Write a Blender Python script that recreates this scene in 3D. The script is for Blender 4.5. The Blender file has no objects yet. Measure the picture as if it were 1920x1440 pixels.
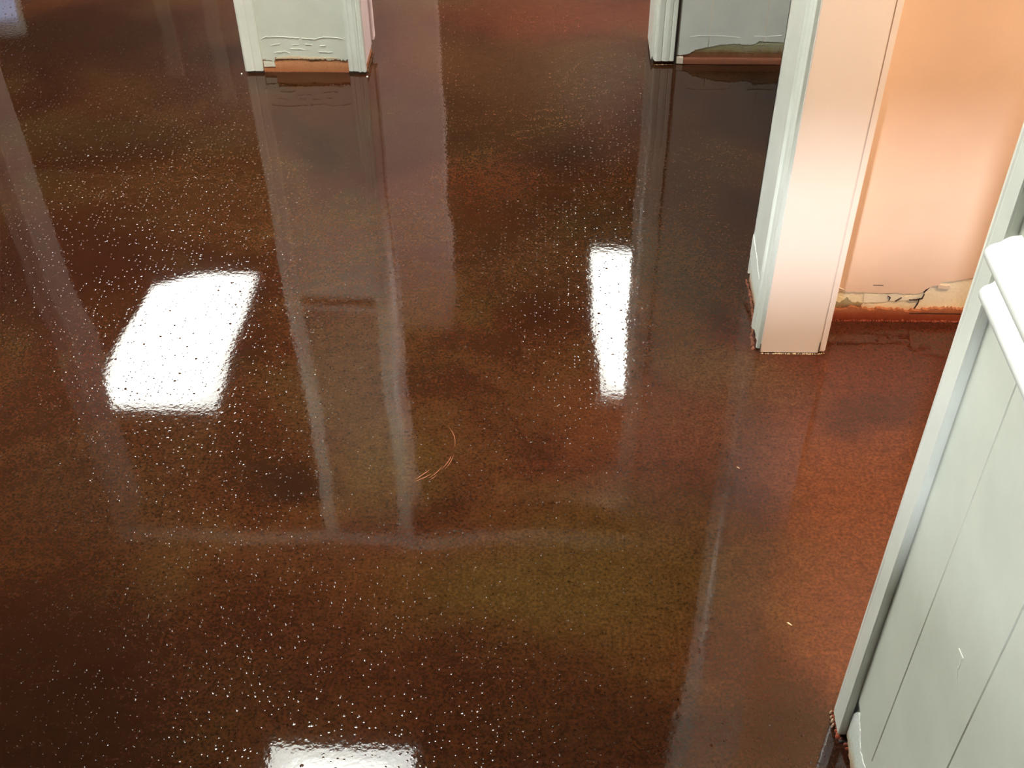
import bpy, bmesh, math, random
from mathutils import Matrix, Vector, noise

C = bpy.context.scene.collection
S = bpy.context.scene

# ------------------------------------------------------------------ camera
f_px, pitch, roll, yaw, cam_h = 2172.2, math.radians(42.19), math.radians(.647), math.radians(-2.05), 1.6
s_, c_ = math.sin(pitch), math.cos(pitch)
cr, sr = math.cos(roll), math.sin(roll)
def yawed(v):
    x, y, z = v
    return Vector((math.cos(yaw)*x + math.sin(yaw)*y, -math.sin(yaw)*x + math.cos(yaw)*y, z))
right, up, back = yawed((cr, -sr*s_, -sr*c_)), yawed((sr, cr*s_, cr*c_)), yawed((0, -c_, s_))
cam = bpy.data.cameras.new('camera')
cam.sensor_width = 36; cam.sensor_fit = 'HORIZONTAL'; cam.lens = f_px/1920*36; cam.clip_start = .02
co = bpy.data.objects.new('camera', cam); C.objects.link(co)
m = Matrix((right, up, back)).transposed().to_4x4(); m.translation = (0, 0, cam_h)
co.matrix_world = m
S.camera = co

# ------------------------------------------------------------------ world and exposure
w = bpy.data.worlds.new('world'); S.world = w; w.use_nodes = True
w.node_tree.nodes['Background'].inputs[0].default_value = (.55, .7, 1, 1)
w.node_tree.nodes['Background'].inputs[1].default_value = 1.6
S.view_settings.view_transform = 'Standard'; S.view_settings.look = 'None'
S.view_settings.gamma = 1; S.view_settings.use_curve_mapping = False
S.view_settings.exposure = 0.7

TROFFER = 25.0          # radiance of the fluorescent panels
TUBE_COLOUR = (.97, 1.0, .93)
WARM_LAMP = 160.0
DAY = 7.0

# daylight slanting in through the rear window: one sun
sun = bpy.data.lights.new('daylight', 'SUN'); sun.energy = 1.4; sun.angle = math.radians(2.5); sun.color = (.88, .93, 1)
so = bpy.data.objects.new('daylight', sun); C.objects.link(so); so.location = (-4, -8, 5)
so.rotation_euler = Vector((.43, 1, -.34)).to_track_quat('-Z', 'Y').to_euler()

# ------------------------------------------------------------------ materials
def new_mat(name):
    mt = bpy.data.materials.new(name); mt.use_nodes = True
    nt = mt.node_tree; bs = nt.nodes['Principled BSDF']
    return mt, nt, bs
def N(nt, typ, **kw):
    n = nt.nodes.new(typ)
    for k, v in kw.items():
        if k in n.inputs: n.inputs[k].default_value = v
        else: setattr(n, k, v)
    return n
def L(nt, a, b): nt.links.new(a, b)
def world_pos(nt):
    return N(nt, 'ShaderNodeNewGeometry').outputs['Position']
def mixc(nt, fac, a, b, mode='MIX'):
    n = nt.nodes.new('ShaderNodeMix'); n.data_type = 'RGBA'; n.blend_type = mode
    for i, v in ((0, fac), (6, a), (7, b)):
        if hasattr(v, 'is_output') or isinstance(v, bpy.types.NodeSocket): L(nt, v, n.inputs[i])
        else: n.inputs[i].default_value = v if i == 0 else (*v, 1)
    return n.outputs[2]
def mth(nt, op, a, b=None, clamp=False):
    n = nt.nodes.new('ShaderNodeMath'); n.operation = op; n.use_clamp = clamp
    for i, v in ((0, a), (1, b)):
        if v is None: continue
        if isinstance(v, bpy.types.NodeSocket): L(nt, v, n.inputs[i])
        else: n.inputs[i].default_value = v
    return n.outputs[0]
def ramp(nt, fac, stops):
    r = nt.nodes.new('ShaderNodeValToRGB'); e = r.color_ramp.elements
    while len(e) < len(stops): e.new(.5)
    for k, (p, col) in enumerate(stops):
        e[k].position = p; e[k].color = (*col, 1) if len(col) == 3 else col
    L(nt, fac, r.inputs[0]); return r.outputs[0]
def maprange(nt, v, a, b, c=0, d=1, smooth=False):
    n = nt.nodes.new('ShaderNodeMapRange'); n.clamp = True
    if smooth: n.interpolation_type = 'SMOOTHSTEP'
    L(nt, v, n.inputs[0])
    for i, q in enumerate((a, b, c, d)): n.inputs[i+1].default_value = q
    return n.outputs[0]
def tex_noise(nt, vec, scale, detail=4, rough=.55, dist=0):
    n = N(nt, 'ShaderNodeTexNoise', Scale=scale, Detail=detail, Roughness=rough, Distortion=dist)
    L(nt, vec, n.inputs['Vector']); return n.outputs['Fac']
def bump(nt, bs, h, strength=1, dist=.001, prev=None, sock='Normal'):
    b = N(nt, 'ShaderNodeBump', Strength=strength, Distance=dist); L(nt, h, b.inputs['Height'])
    if prev: L(nt, prev, b.inputs['Normal'])
    if sock: L(nt, b.outputs[0], bs.inputs[sock])
    return b.outputs[0]

def paint(name, col, rough=.4, var=.04, orange=.25):
    """brushed wall paint: slight tone variation and a fine orange-peel"""
    mt, nt, bs = new_mat(name); p = world_pos(nt)
    n = tex_noise(nt, p, 9, 4)
    dk = tuple(q*(1-var*2) for q in col); lt = tuple(min(.95, q*(1+var)) for q in col)
    L(nt, ramp(nt, n, [(.3, dk), (.7, lt)]), bs.inputs['Base Color'])
    bs.inputs['Roughness'].default_value = rough
    mp = N(nt, 'ShaderNodeMapping'); mp.inputs['Scale'].default_value = (1, 1, .15); L(nt, p, mp.inputs['Vector'])
    bump(nt, bs, tex_noise(nt, mp.outputs[0], 260, 3), orange, .0006)
    return mt
def stained(name, stops, z0, z1, wob=.02, scale=22, rough=.55, spots=.5, spotcol=(.12, .035, .015), bmp=.6):
    """bare wall foot: colour by height with a ragged, blotchy boundary"""
    mt, nt, bs = new_mat(name); p = world_pos(nt)
    sep = N(nt, 'ShaderNodeSeparateXYZ'); L(nt, p, sep.inputs[0])
    n = tex_noise(nt, p, scale, 6, .65, .4)
    z = mth(nt, 'ADD', sep.outputs[2], mth(nt, 'MULTIPLY', mth(nt, 'SUBTRACT', n, .5), wob*2))
    col = ramp(nt, maprange(nt, z, z0, z1), stops)
    sp = tex_noise(nt, p, scale*3.5, 5, .7)
    col = mixc(nt, mth(nt, 'MULTIPLY', maprange(nt, sp, .56, .7), spots), col, spotcol)
    L(nt, col, bs.inputs['Base Color'])
    bs.inputs['Roughness'].default_value = rough
    bump(nt, bs, tex_noise(nt, p, 180, 5, .7), bmp, .002)
    return mt

M = {}
M['panel'] = paint('panel_paint', (.64, .665, .575), .38)
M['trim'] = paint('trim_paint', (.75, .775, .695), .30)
M['dimmed_trim'] = paint('dimmed_trim_paint', (.40, .35, .33), .4)  # trim paint darkened so the casing's mirror image in the floor is dimmer
M['rail'] = paint('rail_paint', (.86, .88, .84), .22, .02)
M['shade_panel'] = paint('shaded_panel_paint', (.62, .63, .58), .42)
M['jamb'] = paint('jamb_paint', (.92, .83, .76), .28, .01)
M['peach'] = paint('peach_paint', (.80, .60, .465), .5, .02, .35)
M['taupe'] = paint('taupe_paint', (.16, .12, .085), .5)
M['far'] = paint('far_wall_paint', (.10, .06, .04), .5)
M['pink'] = paint('pink_paint', (.88, .70, .67), .45)
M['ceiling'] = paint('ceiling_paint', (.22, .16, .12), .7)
M['cream'] = paint('cream_paint', (.72, .62, .5), .5)
M['chip'] = stained('chipped_white', [(0, (.45, .2, .09)), (.3, (.72, .66, .52)), (1, (.8, .84, .76))], 0, .05, .012, 40, .5, .25, (.4, .3, .2))
M['terracotta'] = stained('terracotta_stain', [(0, (.25, .085, .045)), (1, (.38, .155, .095))], 0, .03, .01, 60, .35, .5, (.2, .04, .012), .8)
M['redstain'] = stained('red_stain', [(0, (.22, .040, .016)), (.6, (.34, .085, .038)), (1, (.44, .17, .08))], 0, .03, .012, 60, .3, .6, (.16, .02, .008), .8)
M['col_base'] = stained('orange_plaster', [(0, (.44, .15, .055)), (.7, (.62, .29, .14)), (1, (.50, .28, .13))], 0, .045, .01, 45, .5, .5, (.16, .06, .02), .8)
M['plaster'] = stained('bare_plaster', [(0, (.60, .24, .11)), (.32, (.82, .60, .36)), (.5, (.93, .86, .62)), (1, (.94, .88, .68))], 0, .08, .012, 30, .6, .15, (.42, .30, .16), .9)
M['glue'] = stained('glue_residue', [(0, (.20, .07, .03)), (.3, (.25, .125, .055)), (.55, (.40, .33, .19)), (1, (.48, .47, .33))], .018, .06, .012, 30, .6, .6, (.10, .05, .02), 1)
M['splash'] = stained('white_splash', [(0, (.4, .15, .06)), (.3, (.62, .5, .34)), (.55, (.8, .86, .78)), (1, (.86, .9, .84))], 0, .08, .018, 35, .45, .25, (.35, .25, .15), .8)
M['gap'] = paint('dark_gap', (.03, .018, .012), .6)
M['plaster_white'] = paint('white_plaster', (.92, .86, .70), .6, .06)
M['torn'] = paint('shade_stain_brown', (.20, .10, .045), .7, .12)  # dark brown for painted recess shade and one stain bead
M['wood'] = paint('pale_wood', (.72, .55, .36), .5)
M['scuff'] = paint('scratched_stain', (.36, .12, .06), .5)
def emitter(name, col, s):
    mt, nt, bs = new_mat(name)
    bs.inputs['Base Color'].default_value = (.8, .8, .8, 1)
    bs.inputs['Emission Color'].default_value = (*col, 1); bs.inputs['Emission Strength'].default_value = s
    return mt
M['tube'] = emitter('lit_diffuser', TUBE_COLOUR, TROFFER)
nt = M['tube'].node_tree                      # the lens glows brightest over its tubes and dimmer along its rim
sg = N(nt, 'ShaderNodeSeparateXYZ'); L(nt, N(nt, 'ShaderNodeTexCoord').outputs['Generated'], sg.inputs[0])
fall = [maprange(nt, mth(nt, 'ABSOLUTE', mth(nt, 'SUBTRACT', mth(nt, 'MULTIPLY', sg.outputs[k], 2.0), 1.0)), 1.0, lo, 0, 1, True) for k, lo in ((0, .35), (1, .62))]
L(nt, mth(nt, 'ADD', mth(nt, 'MULTIPLY', mth(nt, 'MULTIPLY', fall[0], fall[1]), TROFFER*1.25), TROFFER*.40), nt.nodes['Principled BSDF'].inputs['Emission Strength'])
M['warm'] = emitter('warm_glass', (1, .71, .46), WARM_LAMP)
M['fill_lamp'] = emitter('fill_glow', (1, .88, .84), 130)  # glow of the added fill lamp for the pink wall
M['metal'] = paint('white_enamel', (.75, .75, .73), .3)
mt, nt, bs = new_mat('window_glass'); bs.inputs['Transmission Weight'].default_value = 1; bs.inputs['Roughness'].default_value = 0; bs.inputs['IOR'].default_value = 1.0
M['glass'] = mt

# the stained and sealed concrete
def floor_material():
    mt, nt, bs = new_mat('stained_concrete'); p = world_pos(nt)
    wn = N(nt, 'ShaderNodeTexNoise', Scale=2.2, Detail=4.0, Roughness=.6); L(nt, p, wn.inputs['Vector'])
    off = N(nt, 'ShaderNodeVectorMath', operation='MULTIPLY_ADD'); L(nt, wn.outputs['Color'], off.inputs[0])
    off.inputs[1].default_value = (.34, .34, 0); off.inputs[2].default_value = (-.17, -.17, 0)
    add = N(nt, 'ShaderNodeVectorMath', operation='ADD'); L(nt, off.outputs[0], add.inputs[0]); L(nt, p, add.inputs[1])
    q = add.outputs[0]
    mot = tex_noise(nt, p, 2.6, 8, .6, .7)
    base = ramp(nt, mot, [(.30, (.034, .0105, .0048)), (.45, (.062, .020, .0078)), (.56, (.082, .031, .0108)), (.70, (.098, .047, .016))])
    hue = tex_noise(nt, p, 1.7, 5, .6, 1.0)
    base = mixc(nt, maprange(nt, hue, .5, .68, 0, .6), base, (.085, .021, .008))
    olive = tex_noise(nt, p, 3.4, 5, .6, .4)
    base = mixc(nt, maprange(nt, olive, .54, .7, 0, .55), base, (.085, .050, .015))
    # individual stains: x, y, radius x, radius y, colour, strength
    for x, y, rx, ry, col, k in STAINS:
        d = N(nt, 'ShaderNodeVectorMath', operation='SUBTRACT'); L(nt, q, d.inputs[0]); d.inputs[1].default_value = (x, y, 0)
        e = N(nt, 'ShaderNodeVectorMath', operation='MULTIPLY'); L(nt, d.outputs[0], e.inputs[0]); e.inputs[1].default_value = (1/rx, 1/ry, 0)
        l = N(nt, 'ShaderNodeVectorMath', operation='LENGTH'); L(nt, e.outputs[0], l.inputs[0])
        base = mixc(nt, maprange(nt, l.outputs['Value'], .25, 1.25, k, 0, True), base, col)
    base = mixc(nt, 1.0, base, (.55, .54, .55), 'MULTIPLY')
    # fine grain, pores and hairline crazing
    g = tex_noise(nt, p, 170, 3, .7)
    base = mixc(nt, 1.0, base, ramp(nt, g, [(.3, (.52, .52, .52)), (.5, (1, 1, 1)), (.72, (1.62, 1.5, 1.4))]), 'MULTIPLY')
    g2 = tex_noise(nt, p, 45, 4, .65)
    base = mixc(nt, 1.0, base, ramp(nt, g2, [(.3, (.78, .76, .74)), (.7, (1.2, 1.22, 1.25))]), 'MULTIPLY')
    vo = N(nt, 'ShaderNodeTexVoronoi', feature='DISTANCE_TO_EDGE', Scale=24.0)
    wq = N(nt, 'ShaderNodeTexNoise', Scale=30.0, Detail=3.0); L(nt, p, wq.inputs['Vector'])
    wo = N(nt, 'ShaderNodeVectorMath', operation='MULTIPLY_ADD'); L(nt, wq.outputs['Color'], wo.inputs[0]); wo.inputs[1].default_value = (.05, .05, 0); L(nt, p, wo.inputs[2])
    L(nt, wo.outputs[0], vo.inputs['Vector'])
    line = maprange(nt, vo.outputs['Distance'], 0, .035, 1, 0)
    where = maprange(nt, tex_noise(nt, p, 6, 3), .5, .66, 0, .5)
    base = mixc(nt, mth(nt, 'MULTIPLY', line, where), base, (.016, .005, .003))
    L(nt, base, bs.inputs['Base Color'])
    bs.inputs['Roughness'].default_value = .55
    bs.inputs['Specular IOR Level'].default_value = .0
    bs.inputs['Coat Weight'].default_value = 1; bs.inputs['Coat Roughness'].default_value = .035; bs.inputs['Coat IOR'].default_value = 1.47
    # sealer surface: long waves, orange peel, dust nibs
    b1 = bump(nt, bs, tex_noise(nt, p, 3.2, 1, .4), 1, .0016, None, None)
    # one raised patch in the sealer under the wide glare
    d = N(nt, 'ShaderNodeVectorMath', operation='SUBTRACT'); L(nt, p, d.inputs[0]); d.inputs[1].default_value = (-.885, 2.03, 0)
    e = N(nt, 'ShaderNodeVectorMath', operation='MULTIPLY'); L(nt, d.outputs[0], e.inputs[0]); e.inputs[1].default_value = (1/.075, 1/.13, 0)
    dt = N(nt, 'ShaderNodeVectorMath', operation='DOT_PRODUCT'); L(nt, e.outputs[0], dt.inputs[0]); L(nt, e.outputs[0], dt.inputs[1])
    g0 = mth(nt, 'POWER', 2.718, mth(nt, 'MULTIPLY', dt.outputs['Value'], -.5))
    b1 = bump(nt, bs, g0, 1, .0022, b1, None)
    b2 = bump(nt, bs, tex_noise(nt, p, 95, 2, .5), 1, .000060, b1, None)
    def nibs(scale, r, hgt, share, prev, stretch=1.0):
        v = N(nt, 'ShaderNodeTexVoronoi', feature='F1', Scale=scale); L(nt, p, v.inputs['Vector'])
        v.voronoi_dimensions = '2D'
        sc = N(nt, 'ShaderNodeSeparateColor'); L(nt, v.outputs['Color'], sc.inputs[0])
        on = mth(nt, 'LESS_THAN', sc.outputs[0], share)
        size = maprange(nt, sc.outputs[1], 0, 1, r*.45, r)
        hh = mth(nt, 'SUBTRACT', 1, mth(nt, 'DIVIDE', v.outputs['Distance'], size), True)
        hh = mth(nt, 'MULTIPLY', mth(nt, 'MULTIPLY', hh, hh), on)
        return bump(nt, bs, hh, 1, hgt, prev, None)
    b3 = nibs(42, .17, .00048, .26, b2)
    b4 = nibs(95, .24, .00026, .26, b3)
    L(nt, b4, bs.inputs['Coat Normal'])
    return mt
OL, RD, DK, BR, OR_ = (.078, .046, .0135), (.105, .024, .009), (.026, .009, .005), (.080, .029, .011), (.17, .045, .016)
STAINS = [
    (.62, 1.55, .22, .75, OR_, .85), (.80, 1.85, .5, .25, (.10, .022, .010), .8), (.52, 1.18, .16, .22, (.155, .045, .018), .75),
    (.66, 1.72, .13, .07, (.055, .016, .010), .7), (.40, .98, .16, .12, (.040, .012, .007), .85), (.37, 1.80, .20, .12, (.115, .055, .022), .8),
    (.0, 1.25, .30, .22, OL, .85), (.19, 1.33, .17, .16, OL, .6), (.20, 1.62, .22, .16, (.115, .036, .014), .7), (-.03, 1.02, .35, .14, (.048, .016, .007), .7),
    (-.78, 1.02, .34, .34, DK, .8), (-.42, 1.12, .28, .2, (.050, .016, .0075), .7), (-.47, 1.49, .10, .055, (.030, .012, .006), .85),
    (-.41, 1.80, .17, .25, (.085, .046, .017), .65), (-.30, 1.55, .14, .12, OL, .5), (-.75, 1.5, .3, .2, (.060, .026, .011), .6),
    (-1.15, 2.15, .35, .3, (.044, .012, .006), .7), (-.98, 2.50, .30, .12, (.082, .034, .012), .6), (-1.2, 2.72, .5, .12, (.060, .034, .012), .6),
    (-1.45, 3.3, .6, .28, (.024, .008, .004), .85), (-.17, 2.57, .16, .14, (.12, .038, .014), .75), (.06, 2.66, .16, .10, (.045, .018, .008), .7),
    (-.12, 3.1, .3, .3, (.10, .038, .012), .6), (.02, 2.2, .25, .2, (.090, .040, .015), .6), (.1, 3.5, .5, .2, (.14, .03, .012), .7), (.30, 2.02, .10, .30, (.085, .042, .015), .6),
]
M['floor'] = floor_material()

# ------------------------------------------------------------------ mesh helpers
def link(name, bm, mat, parent=None, smooth=False):
    me = bpy.data.meshes.new(name)
    bmesh.ops.recalc_face_normals(bm, faces=bm.faces[:])
    bm.to_mesh(me); bm.free()
    if smooth:
        for p in me.polygons: p.use_smooth = True
    me.materials.append(M[mat] if isinstance(mat, str) else mat)
    o = bpy.data.objects.new(name, me); C.objects.link(o)
    if parent: o.parent = parent
    return o
def tag(o, label, cat, kind=None, group=None):
    o['label'] = label; o['category'] = cat
    if kind: o['kind'] = kind
    if group: o['group'] = group
    return o
def struct(name, bm, mat, label, cat, smooth=False):
    return tag(link(name, bm, mat, None, smooth), label, cat, 'structure')
def box(bm, x0, x1, y0, y1, z0, z1):
    v = [bm.verts.new(q) for q in ((x0,y0,z0),(x1,y0,z0),(x1,y1,z0),(x0,y1,z0),(x0,y0,z1),(x1,y0,z1),(x1,y1,z1),(x0,y1,z1))]
    for i in ((0,1,2,3),(4,5,6,7),(0,1,5,4),(1,2,6,5),(2,3,7,6),(3,0,4,7)): bm.faces.new([v[k] for k in i])
def boxes(*bs):
    bm = bmesh.new()
    for b in bs: box(bm, *b)
    return bm
def bevelled(bm, w=.0015, seg=2):
    bmesh.ops.bevel(bm, geom=bm.edges[:], offset=w, segments=seg, affect='EDGES', clamp_overlap=True); return bm
def prism(bm, pts, fa, fb):
    """closed outline PTS swept from map fa to map fb"""
    a = [bm.verts.new(fa(*q)) for q in pts]; b = [bm.verts.new(fb(*q)) for q in pts]; n = len(pts)
    bm.faces.new(a); bm.faces.new(b[::-1])
    for i in range(n): bm.faces.new([a[i], a[(i+1) % n], b[(i+1) % n], b[i]])
    return bm
def upright(pts, z0, z1, bm=None):
    """plan outline (x, y) raised from z0 to z1"""
    return prism(bm or bmesh.new(), pts, lambda x, y: (x, y, z0), lambda x, y: (x, y, z1))
def plate_y(pts, y0, y1, bm=None):      # outline in (x, z)
    return prism(bm or bmesh.new(), pts, lambda x, z: (x, y0, z), lambda x, z: (x, y1, z))
def plate_x(pts, x0, x1, bm=None):      # outline in (y, z)
    return prism(bm or bmesh.new(), pts, lambda y, z: (x0, y, z), lambda y, z: (x1, y, z))
def jag(pts, step=.004, amp=.0018, seed=1):
    """a torn edge through PTS"""
    r = random.Random(seed); out = []
    for (a, b), (c, d) in zip(pts, pts[1:]):
        n = max(1, int(math.hypot(c-a, d-b)/step))
        for i in range(n):
            t = i/n; k = 0 if not out else 1
            out.append((a+(c-a)*t + r.uniform(-.3, .3)*amp*k, b+(d-b)*t + r.uniform(-1, 1)*amp*k))
    out.append(pts[-1]); return out
def blob(bm, x, y, z, rx, ry, rz, seed=0, sub=2):
    g = bmesh.ops.create_icosphere(bm, subdivisions=sub, radius=1)
    for v in g['verts']:
        k = 1 + .35*noise.noise(v.co*1.7 + Vector((seed, 3*seed, 0)))
        v.co = Vector((x + v.co.x*rx*k, y + v.co.y*ry*k, z + v.co.z*rz*k))
def goo(line, r, seed, h=None, step=.006):
    """ragged bead of dried stain along a line of floor points"""
    bm = bmesh.new(); rd = random.Random(seed)
    for (a, b), (c, d) in zip(line, line[1:]):
        n = max(1, int(math.hypot(c-a, d-b)/step))
        for i in range(n+1):
            t = i/n; q = rd.uniform(.5, 1.3)
            blob(bm, a+(c-a)*t + rd.uniform(-1, 1)*r*.35, b+(d-b)*t + rd.uniform(-1, 1)*r*.35, 0, r*q*rd.uniform(.8, 1.6), r*q, (h or r)*q, rd.random()*50, 1)
    return bm

CE, HD = 2.4, 2.04          # ceiling, head of the cased openings
# ------------------------------------------------------------------ floor and ceiling
fl = struct('floor', boxes((-4.2, 2.8, -2.7, 6.5, -.06, 0)), 'floor', 'glossy brown mottled stained concrete floor mirroring walls and lights', 'floor')
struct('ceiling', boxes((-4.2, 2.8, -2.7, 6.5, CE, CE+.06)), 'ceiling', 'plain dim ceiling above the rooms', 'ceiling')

# ------------------------------------------------------------------ near panelled wall on the right (face at x = .468)
XR = .468
def grooved(y_lo, y_hi, grooves, x, xb, depth=.0020, w=.0016):
    """plan outline of boards facing -x with v-grooves at given y"""
    pts = [(xb, y_lo), (x, y_lo)]
    for g in sorted(grooves): pts += [(x, g-w), (x+depth, g-w*.25), (x+depth, g+w*.25), (x, g+w)]
    return pts + [(x, y_hi), (xb, y_hi)]
gr = [.862, .700] + [.70 - .135 - .2*k if k % 2 else .70 - .2*k for k in range(1, 15)]
wr = struct('wall_right', boxes((XR+.006, .60, -2.6, 1.0, 0, CE)), 'splash', 'pale green-grey wall of vertical boards under the white chair rail', 'wall')
link('upper_boards', upright(grooved(-2.6, .962, gr, XR, XR+.006), .112, CE), 'panel', wr)
foot = [(-2.6, .112), (-2.6, .004)] + jag([(.70, .004), (.80, .012), (.852, .060)], .006, .003, 4) + jag([(.862, .072), (.880, .062), (.900, .074), (.925, .082), (.938, .104), (.944, .112)], .004, .0025, 5)
link('boards_foot', plate_x(foot, XR, XR+.006), 'panel', wr)
# torn skin of white filler standing proud of the foot
link('filler_patch', plate_x(jag([(.958, .080), (.945, .104), (.925, .094), (.900, .072), (.872, .078), (.850, .052), (.842, .020), (.860, .012), (.885, .016), (.905, .006), (.940, .018), (.957, .024)], .004, .0022, 6), XR-.0012, XR+.006), 'splash', wr)
# flake marks in the paint
for k, (a, b, c) in enumerate((((.773, .510), (.757, .5135), (.7575, .5095)), ((.7615, .5115), (.7565, .5005), (.7585, .4985)), ((.7575, .500), (.7615, .4925), (.7570, .4920)), ((.7600, .493), (.7530, .482), (.7545, .4805)), ((.752, .481), (.748, .474), (.7465, .476)), ((.925, .066), (.917, .044), (.921, .046)))):
    link('paint_flake', plate_x([a, b, c], XR-.0008, XR+.001), 'trim' if k < 5 else 'gap', wr)
# casing on the end of that wall
cas = [(XR, .962), (.4580, .962), (.4562, .9635), (.4562, .990), (.4572, .994), (.4562, .9975), (.4585, 1.006), (.4600, 1.010), (.600, 1.010), (.600, 1.000), (XR, 1.000)]
struct('trim_1', upright(cas, .016, HD), 'trim', 'tall pale casing edging the near panelled wall', 'casing')
link('stain_edge', goo([(.459, 1.010), (.4595, .966), (.470, .953), (.477, .925), (.486, .895)], .0035, 3, .006, .005), 'redstain', wr, True)
link('stain_edge', goo([(.464, .960), (.472, .957)], .004, 9, .007, .004), 'gap', wr, True)
link('paint_drip', goo([(.4555, 1.008), (.4552, .985)], .0022, 13, .012, .006), 'wood', wr, True)
# chair rail, swept along y; outline in (x, z)
rail = [(XR, .842), (.462, .842), (.4605, .846), (.4610, .852), (.456, .856), (.4480, .860), (.4445, .866), (.4440, .873), (.4475, .879), (.4530, .881), (.4560, .884),
        (.4570, .890), (.4590, .896), (.4585, .903), (.4520, .907), (.4420, .910), (.4370, .915), (.4360, .922), (.4385, .928), (.4440, .9315), (.4490, .9325), (.4520, .936), (.4580, .940), (XR, .941)]
def soften(pts, n=2):
    for _ in range(n):
        out = [pts[0]]
        for (a, b), (c, d) in zip(pts, pts[1:]): out += [(a*.75+c*.25, b*.75+d*.25), (a*.25+c*.75, b*.25+d*.75)]
        pts = out + [pts[-1]]
    return pts
rail = soften(rail)
bm = prism(bmesh.new(), rail, lambda x, z: (x, -2.6, z), lambda x, z: (x, .953, z))
struct('trim_2', bm, 'rail', 'glossy white moulded chair rail on the near panelled wall', 'chair rail')

# ------------------------------------------------------------------ wall end (jamb) between the near opening and the peach room
XS = .461
wd = struct('wall_divider', boxes((XS+.005, .593, 1.876, 2.125, 0, CE)), 'chip', 'short wall end beside the pinkish white jamb', 'wall')
side = [(1.876, CE), (1.876, 0)] + [(1.955, .002)] + jag([(1.975, .020), (1.995, .050), (2.010, .040), (2.040, .058), (2.080, .066), (2.131, .088)], .005, .002, 11) + [(2.131, CE)]
link('side_board', plate_x(side, XS, XS+.005), 'trim', wd)
link('side_board', boxes((XS, .593, 2.125, 2.131, .02, CE)), 'trim', wd)
link('chipped_paint', plate_x(jag([(1.955, .050), (1.990, .092), (2.060, .112), (2.129, .125), (2.129, .070), (2.060, .044), (2.000, .030), (1.962, .012)], .005, .002, 12), XS-.0010, XS+.006), 'chip', wd)
cs = [(XS, 1.962), (.4525, 1.9615), (.4500, 1.957), (.4500, 1.950), (.4525, 1.946), (.4550, 1.944), (.4552, 1.925), (.4535, 1.918), (.4552, 1.912), (.4552, 1.897), (.4520, 1.892), (.4505, 1.887), (.4520, 1.8825), (.4600, 1.8815), (.4600, 1.874), (XS, 1.874)]
struct('trim_3', upright(cs, .004, HD), 'trim', 'moulded casing on the side of the wall end next to the pinkish jamb', 'casing')
jm = bevelled(boxes((.4570, .5790, 1.8700, 1.8765, .003, HD)), .0012)
struct('trim_4', jm, 'jamb', 'flat pinkish white jamb board facing the open floor', 'jamb')
struct('trim_5', bevelled(boxes((.5797, .5935, 1.8712, 1.900, .006, HD)), .002), 'jamb', 'narrow casing edge along the jamb next to the peach wall', 'casing')
link('caulk_line', goo([(.458, 1.8695), (.580, 1.8695), (.592, 1.873)], .0016, 21, .0022, .004), 'wood', wd, True)
link('stain_edge', goo([(.446, 1.885), (.446, 1.92), (.4535, 1.955), (.458, 2.00), (.462, 2.06), (.459, 2.125)], .0028, 22, .006, .005), 'terracotta', wd, True)
link('crack', boxes((.4558, .4566, 1.8688, 1.8712, .002, .026), (.5790, .5797, 1.8690, 1.8722, .003, .030)), 'gap', wd)

# ------------------------------------------------------------------ peach wall of the side room (face at y = 1.989)
YP = 1.989
wp = struct('wall_alcove', boxes((.593, 2.7, YP+.004, 2.125, 0, CE)), 'plaster', 'peach painted wall with torn paint along its bare foot', 'wall')
edge = jag([(.593, .077), (.640, .076), (.690, .073), (.745, .072), (.800, .071), (.812, .080), (.826, .092), (.838, .094), (.845, .104), (.872, .106), (.905, .117), (1.0, .118), (1.2, .09), (2.7, .08)], .006, .0016, 31)
link('peach_paint', plate_y([(2.7, CE), (.593, CE)] + edge, YP, YP+.004), 'peach', wp)
band = [(.593, 0)] + jag([(.593, .026), (.640, .030), (.665, .036), (.700, .030), (.745, .031), (.790, .026), (.815, .029), (.86, .034), (.93, .032), (1.1, .03), (2.7, .03)], .004, .0028, 32) + [(2.7, 0)]
link('stained_foot', plate_y(band, YP-.0035, YP+.004), 'redstain', wp)
link('stain_edge', goo([(.595, YP-.006), (.93, YP-.005), (1.3, YP-.005)], .0032, 33, .004, .005), 'redstain', wp, True)
link('brown_patch', plate_y(jag([(.600, .030), (.612, .052), (.640, .044), (.652, .058), (.664, .046), (.690, .044), (.684, .034), (.655, .032), (.625, .030)], .004, .002, 34), YP+.0015, YP+.005), 'glue', wp)  # greyish brown wedge low on the bare foot
link('bright_plaster', plate_y(jag([(.687, .066), (.760, .070), (.775, .062), (.800, .064), (.790, .052), (.745, .050), (.720, .044), (.690, .046)], .005, .0018, 36), YP+.002, YP+.005), 'plaster_white', wp)
link('bright_plaster', plate_y(jag([(.836, .096), (.862, .094), (.864, .086), (.838, .086)], .004, .0012, 37), YP-.001, YP+.005), 'cream', wp)
for pts in (((.806, .058), (.806, .045), (.801, .030)), ((.814, .070), (.812, .058), (.800, .054), (.785, .054)), ((.820, .088), (.812, .074)), ((.738, .064), (.744, .060), (.742, .052)), ((.756, .050), (.768, .060)), ((.604, .0935), (.622, .0925)), ((.700, .0935), (.722, .093)), ((.792, .0205), (.83, .0212), (.90, .0205), (.98, .022))):
    bm = bmesh.new()
    for (a, b), (c, d) in zip(pts, pts[1:]):
        nx, nz = -(d-b), (c-a); l = math.hypot(nx, nz); k = .0006/l if pts[0][1] > .03 else .001/l
        plate_y([(a+nx*k, b+nz*k), (c+nx*k, d+nz*k), (c-nx*k, d-nz*k), (a-nx*k, b-nz*k)], YP-.0042 if b < .04 else YP-.0006, YP+.003, bm)
    link('crack', bm, 'gap', wp)
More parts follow.
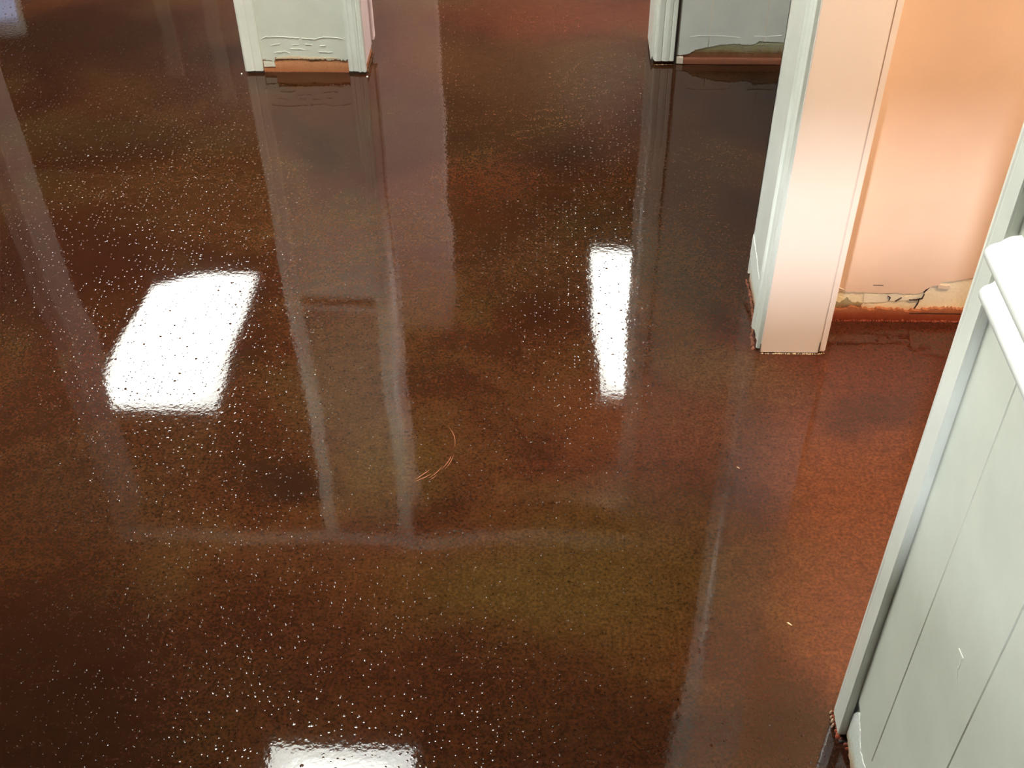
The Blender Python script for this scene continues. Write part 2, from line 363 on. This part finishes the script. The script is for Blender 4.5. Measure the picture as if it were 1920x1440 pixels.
link('paint_ridge', plate_y(jag([(.628, .0885), (.634, .0845), (.641, .0820), (.640, .0810), (.632, .0830), (.627, .0870)], .003, .0006, 38), YP-.0014, YP+.001), 'rail', wp)

# ------------------------------------------------------------------ middle wall section with wainscot (face at y = 3.112)
YM = 3.112
wm = struct('wall_middle', boxes((-.872, -.528, YM+.004, 3.25, 0, CE)), 'col_base', 'pale panelled wall section with torn paint above its orange foot', 'wall')
skin = jag([(-.828, .0385), (-.793, .037), (-.791, .0450), (-.745, .0475), (-.698, .046), (-.660, .0425), (-.613, .0400), (-.585, .039), (-.577, .0420)], .004, .0034, 41)
link('panel_board', plate_y([(-.577, .84), (-.828, .84)] + skin, YM, YM+.004), 'panel', wm)
link('bare_patch', plate_y(jag([(-.826, .017), (-.826, .036), (-.795, .034), (-.793, .018)], .004, .001, 42), YM+.0005, YM+.005), 'chip', wm)
link('torn_edge_shade', plate_y(jag([(-.790, .050), (-.577, .050), (-.577, .036), (-.62, .0385), (-.66, .040), (-.685, .034), (-.70, .042), (-.75, .041), (-.790, .036)], .004, .0022, 47), YM+.0012, YM+.005), 'torn', wm)  # dark plate paints the recess shade along the torn paint edge
link('paint_fringe', plate_y(jag([(-.790, .044), (-.745, .052), (-.700, .049), (-.655, .048), (-.60, .045), (-.655, .0425), (-.700, .0445), (-.745, .0445)], .004, .0018, 43), YM-.0015, YM+.003), 'wood', wm)
for k, pts in enumerate((((-.822, .104), (-.812, .110), (-.775, .1115), (-.712, .108)), ((-.705, .107), (-.668, .104), (-.640, .111), (-.60, .108), (-.582, .103)), ((-.797, .084), (-.785, .088), (-.770, .090)), ((-.696, .088), (-.682, .0885), (-.676, .0865)), ((-.654, .0845), (-.638, .0845)), ((-.74, .074), (-.715, .074), (-.70, .0715)), ((-.79, .062), (-.76, .066), (-.745, .061)), ((-.66, .066), (-.62, .064)), ((-.735, .0865), (-.715, .088)))):
    bm = bmesh.new(); pts = jag(list(pts), .006, .0012, 50+k)
    for (a, b), (c, d) in zip(pts, pts[1:]): plate_y([(a, b+.0010), (c, d+.0010), (c, d-.0010), (a, b-.0010)], YM-.0020, YM+.002, bm)
    link('paint_ridge', bm, 'trim', wm)
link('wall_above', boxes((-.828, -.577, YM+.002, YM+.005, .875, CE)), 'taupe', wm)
link('reveal', boxes((-.534, -.524, YM, 3.238, .030, HD)), 'pink', wm)
link('gap', boxes((-.874, -.828, YM-.006, YM+.005, 0, .0075), (-.577, -.527, YM-.006, YM+.005, 0, .0075)), 'gap', wm)
link('stain_edge', goo([(-.826, YM+.002), (-.580, YM+.002)], .0018, 44, .0028, .005), 'terracotta', wm, True)
link('stain_edge', goo([(-.524, 3.12), (-.522, 3.24)], .0022, 46, .007, .006), 'torn', wm, True)
# casings of the section, plan outlines
cl = [(-.828, YM+.002), (-.828, YM-.006), (-.832, YM-.0085), (-.850, YM-.0085), (-.855, YM-.0070), (-.860, YM-.0090), (-.876, YM-.0100), (-.8805, YM-.0080), (-.882, YM-.004), (-.882, 3.25), (-.872, 3.25), (-.872, YM+.002)]
struct('trim_6', upright(cl, .008, HD), 'trim', 'left casing of the panelled section with the orange foot', 'casing')
crp = [(-.577, YM+.002), (-.577, YM-.004), (-.572, YM-.0065), (-.566, YM-.0065), (-.563, YM-.0045), (-.5605, YM-.0065), (-.549, YM-.0080), (-.546, YM-.0120), (-.541, YM-.0125), (-.5385, YM-.0085), (-.5355, YM-.0085), (-.533, YM-.0120), (-.5285, YM-.0120), (-.526, YM-.008), (-.526, YM+.004), (-.530, YM+.004), (-.530, YM+.002)]
struct('trim_7', upright(crp, .008, HD), 'trim', 'stepped right casing of the panelled section with the orange foot', 'casing')
cb = [(-.530, 3.232), (-.518, 3.232), (-.5155, 3.236), (-.5155, 3.262), (-.560, 3.262), (-.560, 3.251), (-.530, 3.251)]
struct('trim_8', upright(cb, .045, HD), 'pink', 'rear casing edge showing behind the panelled section', 'casing')
rl = [(YM, .842), (YM-.006, .846), (YM-.018, .852), (YM-.020, .860), (YM-.012, .866), (YM-.016, .872), (YM-.016, .878), (YM, .882)]
struct('trim_9', prism(bmesh.new(), rl, lambda y, z: (-.827, y, z), lambda y, z: (-.578, y, z)), 'rail', 'short chair rail across the panelled section', 'chair rail')

# ------------------------------------------------------------------ shaded panelled wall beyond the jamb (face at y = 3.185)
YB = 3.185
wb = struct('wall_back', boxes((.318, 2.7, YB+.004, 3.33, 0, CE)), 'glue', 'shaded grey panelled wall with glue stained foot seen past the jamb', 'wall')
sk = jag([(.374, .025), (.405, .026), (.430, .036), (.434, .043), (.470, .050), (.500, .058), (.560, .061), (.590, .058), (.608, .063), (.617, .070), (.67, .066), (.80, .06), (2.7, .06)], .005, .0016, 61)
def groove_wall():
    bm = bmesh.new()
    xs = [.374, .4705, .63, .72, .9, 1.05, 1.3, 2.7]
    for a, b in zip(xs, xs[1:]):
        lo = [q for q in sk if a < q[0] < b]
        plate_y([(b-.0012, CE), (a+.0012, CE), (a+.0012, lo[0][1] if lo else .06)] + lo + [(b-.0012, lo[-1][1] if lo else .06)], YB, YB+.004, bm)
    return bm
link('panel_board', groove_wall(), 'shade_panel', wb)
link('backing', boxes((.374, 2.7, YB+.0015, YB+.0045, .07, CE)), 'cream', wb)
for k, pts in enumerate((((.415, .083), (.440, .086), (.50, .086), (.560, .080)), ((.600, .085), (.635, .084), (.680, .088)))):
    bm = bmesh.new(); pts = jag(list(pts), .008, .0008, 70+k)
    for (a, b), (c, d) in zip(pts, pts[1:]): plate_y([(a, b+.0008), (c, d+.0008), (c, d-.0008), (a, b-.0008)], YB-.0014, YB+.002, bm)
    link('paint_ridge', bm, 'rail', wb)
bm = bmesh.new()
for k in range(9): box(bm, .44, 2.0, YB+.0022, YB+.0042, .031+k*.0034, .0322+k*.0034)
link('glue_ridges', bm, 'glue', wb)
link('stained_strip', bevelled(boxes((.400, 2.7, YB-.010, YB+.004, 0, .017)), .002), 'terracotta', wb)
link('chipped_strip', plate_y(jag([(.381, .003), (.381, .020), (.400, .020), (.400, .002)], .004, .001, 72), YB-.009, YB+.004), 'cream', wb)
link('gap', boxes((.3735, .3800, YB-.006, YB+.002, 0, HD)), 'gap', wb)
cf = [(.373, YB), (.373, YB-.010), (.3715, YB-.0120), (.362, YB-.0120), (.360, YB-.0100), (.3575, YB-.0125), (.349, YB-.0140), (.340, YB-.0125), (.337, YB-.0100), (.334, YB-.0125), (.322, YB-.0140), (.317, YB-.0120), (.3150, YB-.0080), (.3140, YB-.002), (.3060, YB-.002), (.3060, 3.33), (.318, 3.33), (.318, YB)]
bm = upright(cf, .012, HD)
struct('trim_10', bm, 'trim', 'profiled casing beside the shaded grey panelled wall', 'casing')
link('stain_edge', goo([(.308, 3.19), (.311, YB-.010)], .003, 73, .02, .004), 'gap', wb, True)
link('stain_edge', goo([(.318, YB-.013), (.372, YB-.011)], .0012, 74, .002, .004), 'wood', wb, True)

# ------------------------------------------------------------------ rest of the partition, headers and the shell
cl2 = [(x-.14, y) for x, y in [(-1.612, 3.116), (-1.612, 3.098), (-1.606, 3.094), (-1.580, 3.095), (-1.560, 3.092), (-1.545, 3.094), (-1.540, 3.098), (-1.540, 3.25), (-1.552, 3.25), (-1.552, 3.116)]]
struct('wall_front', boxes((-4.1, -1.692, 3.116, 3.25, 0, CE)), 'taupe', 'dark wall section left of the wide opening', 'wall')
struct('trim_11', upright(cl2, .01, HD), 'dimmed_trim', 'casing at the left side of the wide opening', 'casing')
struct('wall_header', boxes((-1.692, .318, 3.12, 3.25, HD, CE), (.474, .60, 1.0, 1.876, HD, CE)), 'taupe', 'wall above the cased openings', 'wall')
struct('trim_12', bevelled(boxes((-1.752, .374, 3.100, 3.12, HD, HD+.07), (.456, .474, .95, 1.965, HD, HD+.07)), .003), 'trim', 'head casing over the openings', 'casing')
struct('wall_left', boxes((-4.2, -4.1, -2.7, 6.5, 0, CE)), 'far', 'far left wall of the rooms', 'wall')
struct('wall_rear', boxes((-4.1, -1.75, -2.7, -2.6, 0, CE), (-.85, 2.7, -2.7, -2.6, 0, CE), (-1.75, -.85, -2.7, -2.6, 0, 1.66), (-1.75, -.85, -2.7, -2.6, 2.06, CE)), 'cream', 'cream wall behind the viewer', 'wall')
win = tag(bpy.data.objects.new('window_2', None), 'window in the rear wall letting daylight in', 'window', 'structure'); C.objects.link(win)
link('window_frame', boxes((-1.75, -1.71, -2.69, -2.61, 1.66, 2.06), (-.89, -.85, -2.69, -2.61, 1.66, 2.06), (-1.71, -.89, -2.69, -2.61, 1.66, 1.68), (-1.71, -.89, -2.69, -2.61, 2.04, 2.06)), 'trim', win)
struct('wall_side', boxes((2.7, 2.8, -2.7, 6.5, 0, CE)), 'peach', 'peach wall at the far side of the side room', 'wall')
# far wall with a window
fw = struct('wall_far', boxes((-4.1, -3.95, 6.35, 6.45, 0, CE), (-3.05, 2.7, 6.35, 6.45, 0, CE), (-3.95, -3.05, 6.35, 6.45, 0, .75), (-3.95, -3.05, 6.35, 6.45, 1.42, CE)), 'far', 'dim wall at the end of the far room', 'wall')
win = tag(bpy.data.objects.new('window_1', None), 'daylit window in the far wall', 'window', 'structure'); C.objects.link(win)
link('window_frame', boxes((-3.95, -3.91, 6.36, 6.44, .75, 1.42), (-3.09, -3.05, 6.36, 6.44, .75, 1.42), (-3.91, -3.09, 6.36, 6.44, .75, .79), (-3.91, -3.09, 6.36, 6.44, 1.38, 1.42)), 'trim', win)
link('pane', boxes((-3.91, -3.09, 6.395, 6.40, .79, 1.38)), 'glass', win)
for k, (x0, x1) in enumerate(((-2.26, -2.17), (-1.98, -1.89))):
    struct('trim_%d' % (13+k), bevelled(boxes((x0, x1, 6.33, 6.35, .01, 1.70 if k == 0 else 1.85)), .003), 'taupe', ('left' if k == 0 else 'right') + ' upright casing on the dim far wall', 'casing')
# pink wall standing beyond the middle section
struct('wall_passage', boxes((-1.0, -.485, 4.85, 4.95, 0, CE)), 'pink', 'pink wall section in the far room mirrored beside the panelled section', 'wall')

# ------------------------------------------------------------------ lamps
def troffer(x0, x1, y0, y1, label, n=3):
    t = bpy.data.objects.new('ceiling_light', None); C.objects.link(t)
    t.location = ((x0+x1)/2, (y0+y1)/2, CE); tag(t, label, 'ceiling light', None, 'fluorescent ceiling panels')
    hx, hy = (x1-x0)/2, (y1-y0)/2
    link('frame', boxes((-hx-.02, -hx, -hy-.02, hy+.02, -.03, 0), (hx, hx+.02, -hy-.02, hy+.02, -.03, 0), (-hx, hx, -hy-.02, -hy, -.03, 0), (-hx, hx, hy, hy+.02, -.03, 0)), 'metal', t)
    link('diffuser', boxes((-hx, hx, -hy, hy, -.026, -.016)), 'tube', t)
    return t
troffer(-1.01, -.46, 1.10, 2.32, 'lit ceiling panel over the near floor, its glare at the bottom of the picture')
troffer(-2.27, -1.63, 4.16, 5.30, 'lit ceiling panel in the far room, mirrored as the wide white patch')
troffer(.27, .68, 4.28, 5.55, 'lit ceiling panel in the far room, mirrored as the narrow white strip')
def dome(x, y, label, mat):
  t = bpy.data.objects.new('dome_light', None); C.objects.link(t); t.location = (x, y, CE)
  tag(t, label, 'lamp')
  bm = bmesh.new(); bmesh.ops.create_uvsphere(bm, u_segments=32, v_segments=16, radius=.16)
  for v in bm.verts: v.co.z = -.02 + min(v.co.z, 0)*.6
  link('shade', bm, mat, t, True)
  bm = bmesh.new(); bmesh.ops.create_cone(bm, cap_ends=True, segments=32, radius1=.17, radius2=.17, depth=.02); bmesh.ops.translate(bm, verts=bm.verts, vec=(0, 0, -.01))
  link('base', bm, 'metal', t)
dome(1.35, .95, 'warm glass dome lamp on the ceiling of the peach room', 'warm')
dome(.55, 3.47, 'added fill lamp, unseen behind the shaded wall, brightening the pink wall', 'fill_lamp')  # added out of sight to brighten the pink wall and its reflection

# ------------------------------------------------------------------ marks and crumbs on the floor
def arc(pts, w):
    bm = bmesh.new(); n = len(pts)
    for i in range(n-1):
        (a, b), (c, d) = pts[i], pts[i+1]
        ta, tb = w*math.sin(math.pi*(i+.15)/(n-.7)), w*math.sin(math.pi*(i+1.15)/(n-.7))
        nx, ny = -(d-b), (c-a); l = math.hypot(nx, ny); nx /= l; ny /= l
        prism(bm, [(a+nx*ta, b+ny*ta), (c+nx*tb, d+ny*tb), (c-nx*tb, d-ny*tb), (a-nx*ta, b-ny*ta)], lambda x, y: (x, y, -.0005), lambda x, y: (x, y, .00012))
    return bm
def curve(p0, p1, p2, n=10):
    return [tuple((1-t)**2*p0[k] + 2*t*(1-t)*p1[k] + t*t*p2[k] for k in (0, 1)) for t in [i/n for i in range(n+1)]]
for p0, p1, p2, wd_ in (((-.185, 1.635), (-.166, 1.61), (-.170, 1.578), .0005), ((-.175, 1.558), (-.174, 1.545), (-.192, 1.518), .00045), ((-.170, 1.560), (-.172, 1.54), (-.184, 1.520), .0004),
                        ((-.190, 1.528), (-.197, 1.51), (-.214, 1.496), .00045), ((-.212, 1.519), (-.225, 1.505), (-.239, 1.492), .0006), ((-.209, 1.508), (-.222, 1.496), (-.240, 1.487), .0006), ((-.198, 1.506), (-.203, 1.498), (-.211, 1.492), .0004)):
    link('scratch', arc(curve(p0, p1, p2), wd_), 'scuff', fl)
def splinter(x, y, l, wdt, ang, label):
    bm = bmesh.new()
    pts = [(-l/2, -wdt*.2), (-l*.2, -wdt/2), (l*.3, -wdt*.35), (l/2, 0), (l*.25, wdt*.4), (-l*.3, wdt*.5)]
    prism(bm, pts, lambda a, b: (a, b, .0002), lambda a, b: (a, b, .0012))
    o = link('wood_splinter', bm, 'wood', None); o.location = (x, y, 0); o.rotation_euler = (0, 0, math.radians(ang))
    return tag(o, label, 'splinter')
splinter(.417, 1.176, .010, .0022, -42, 'tiny pale wood splinter lying on the reddish floor before the near wall')
splinter(.373, 1.535, .007, .0012, -38, 'hair-thin splinter lying in the mirrored image of the jamb')
def crumb(x, y, r, label):
    bm = bmesh.new(); blob(bm, 0, 0, r*.7, r, r, r*.8, 4)
    o = link('white_crumb', bm, 'rail', None, True); o.location = (x, y, 0); return tag(o, label, 'crumb')
crumb(-.522, 3.085, .0032, 'small white bead at the foot of the stepped right casing')  # small white bead on the floor
crumb(-.893, 3.100, .0024, 'white paint crumb at the foot of the left casing')
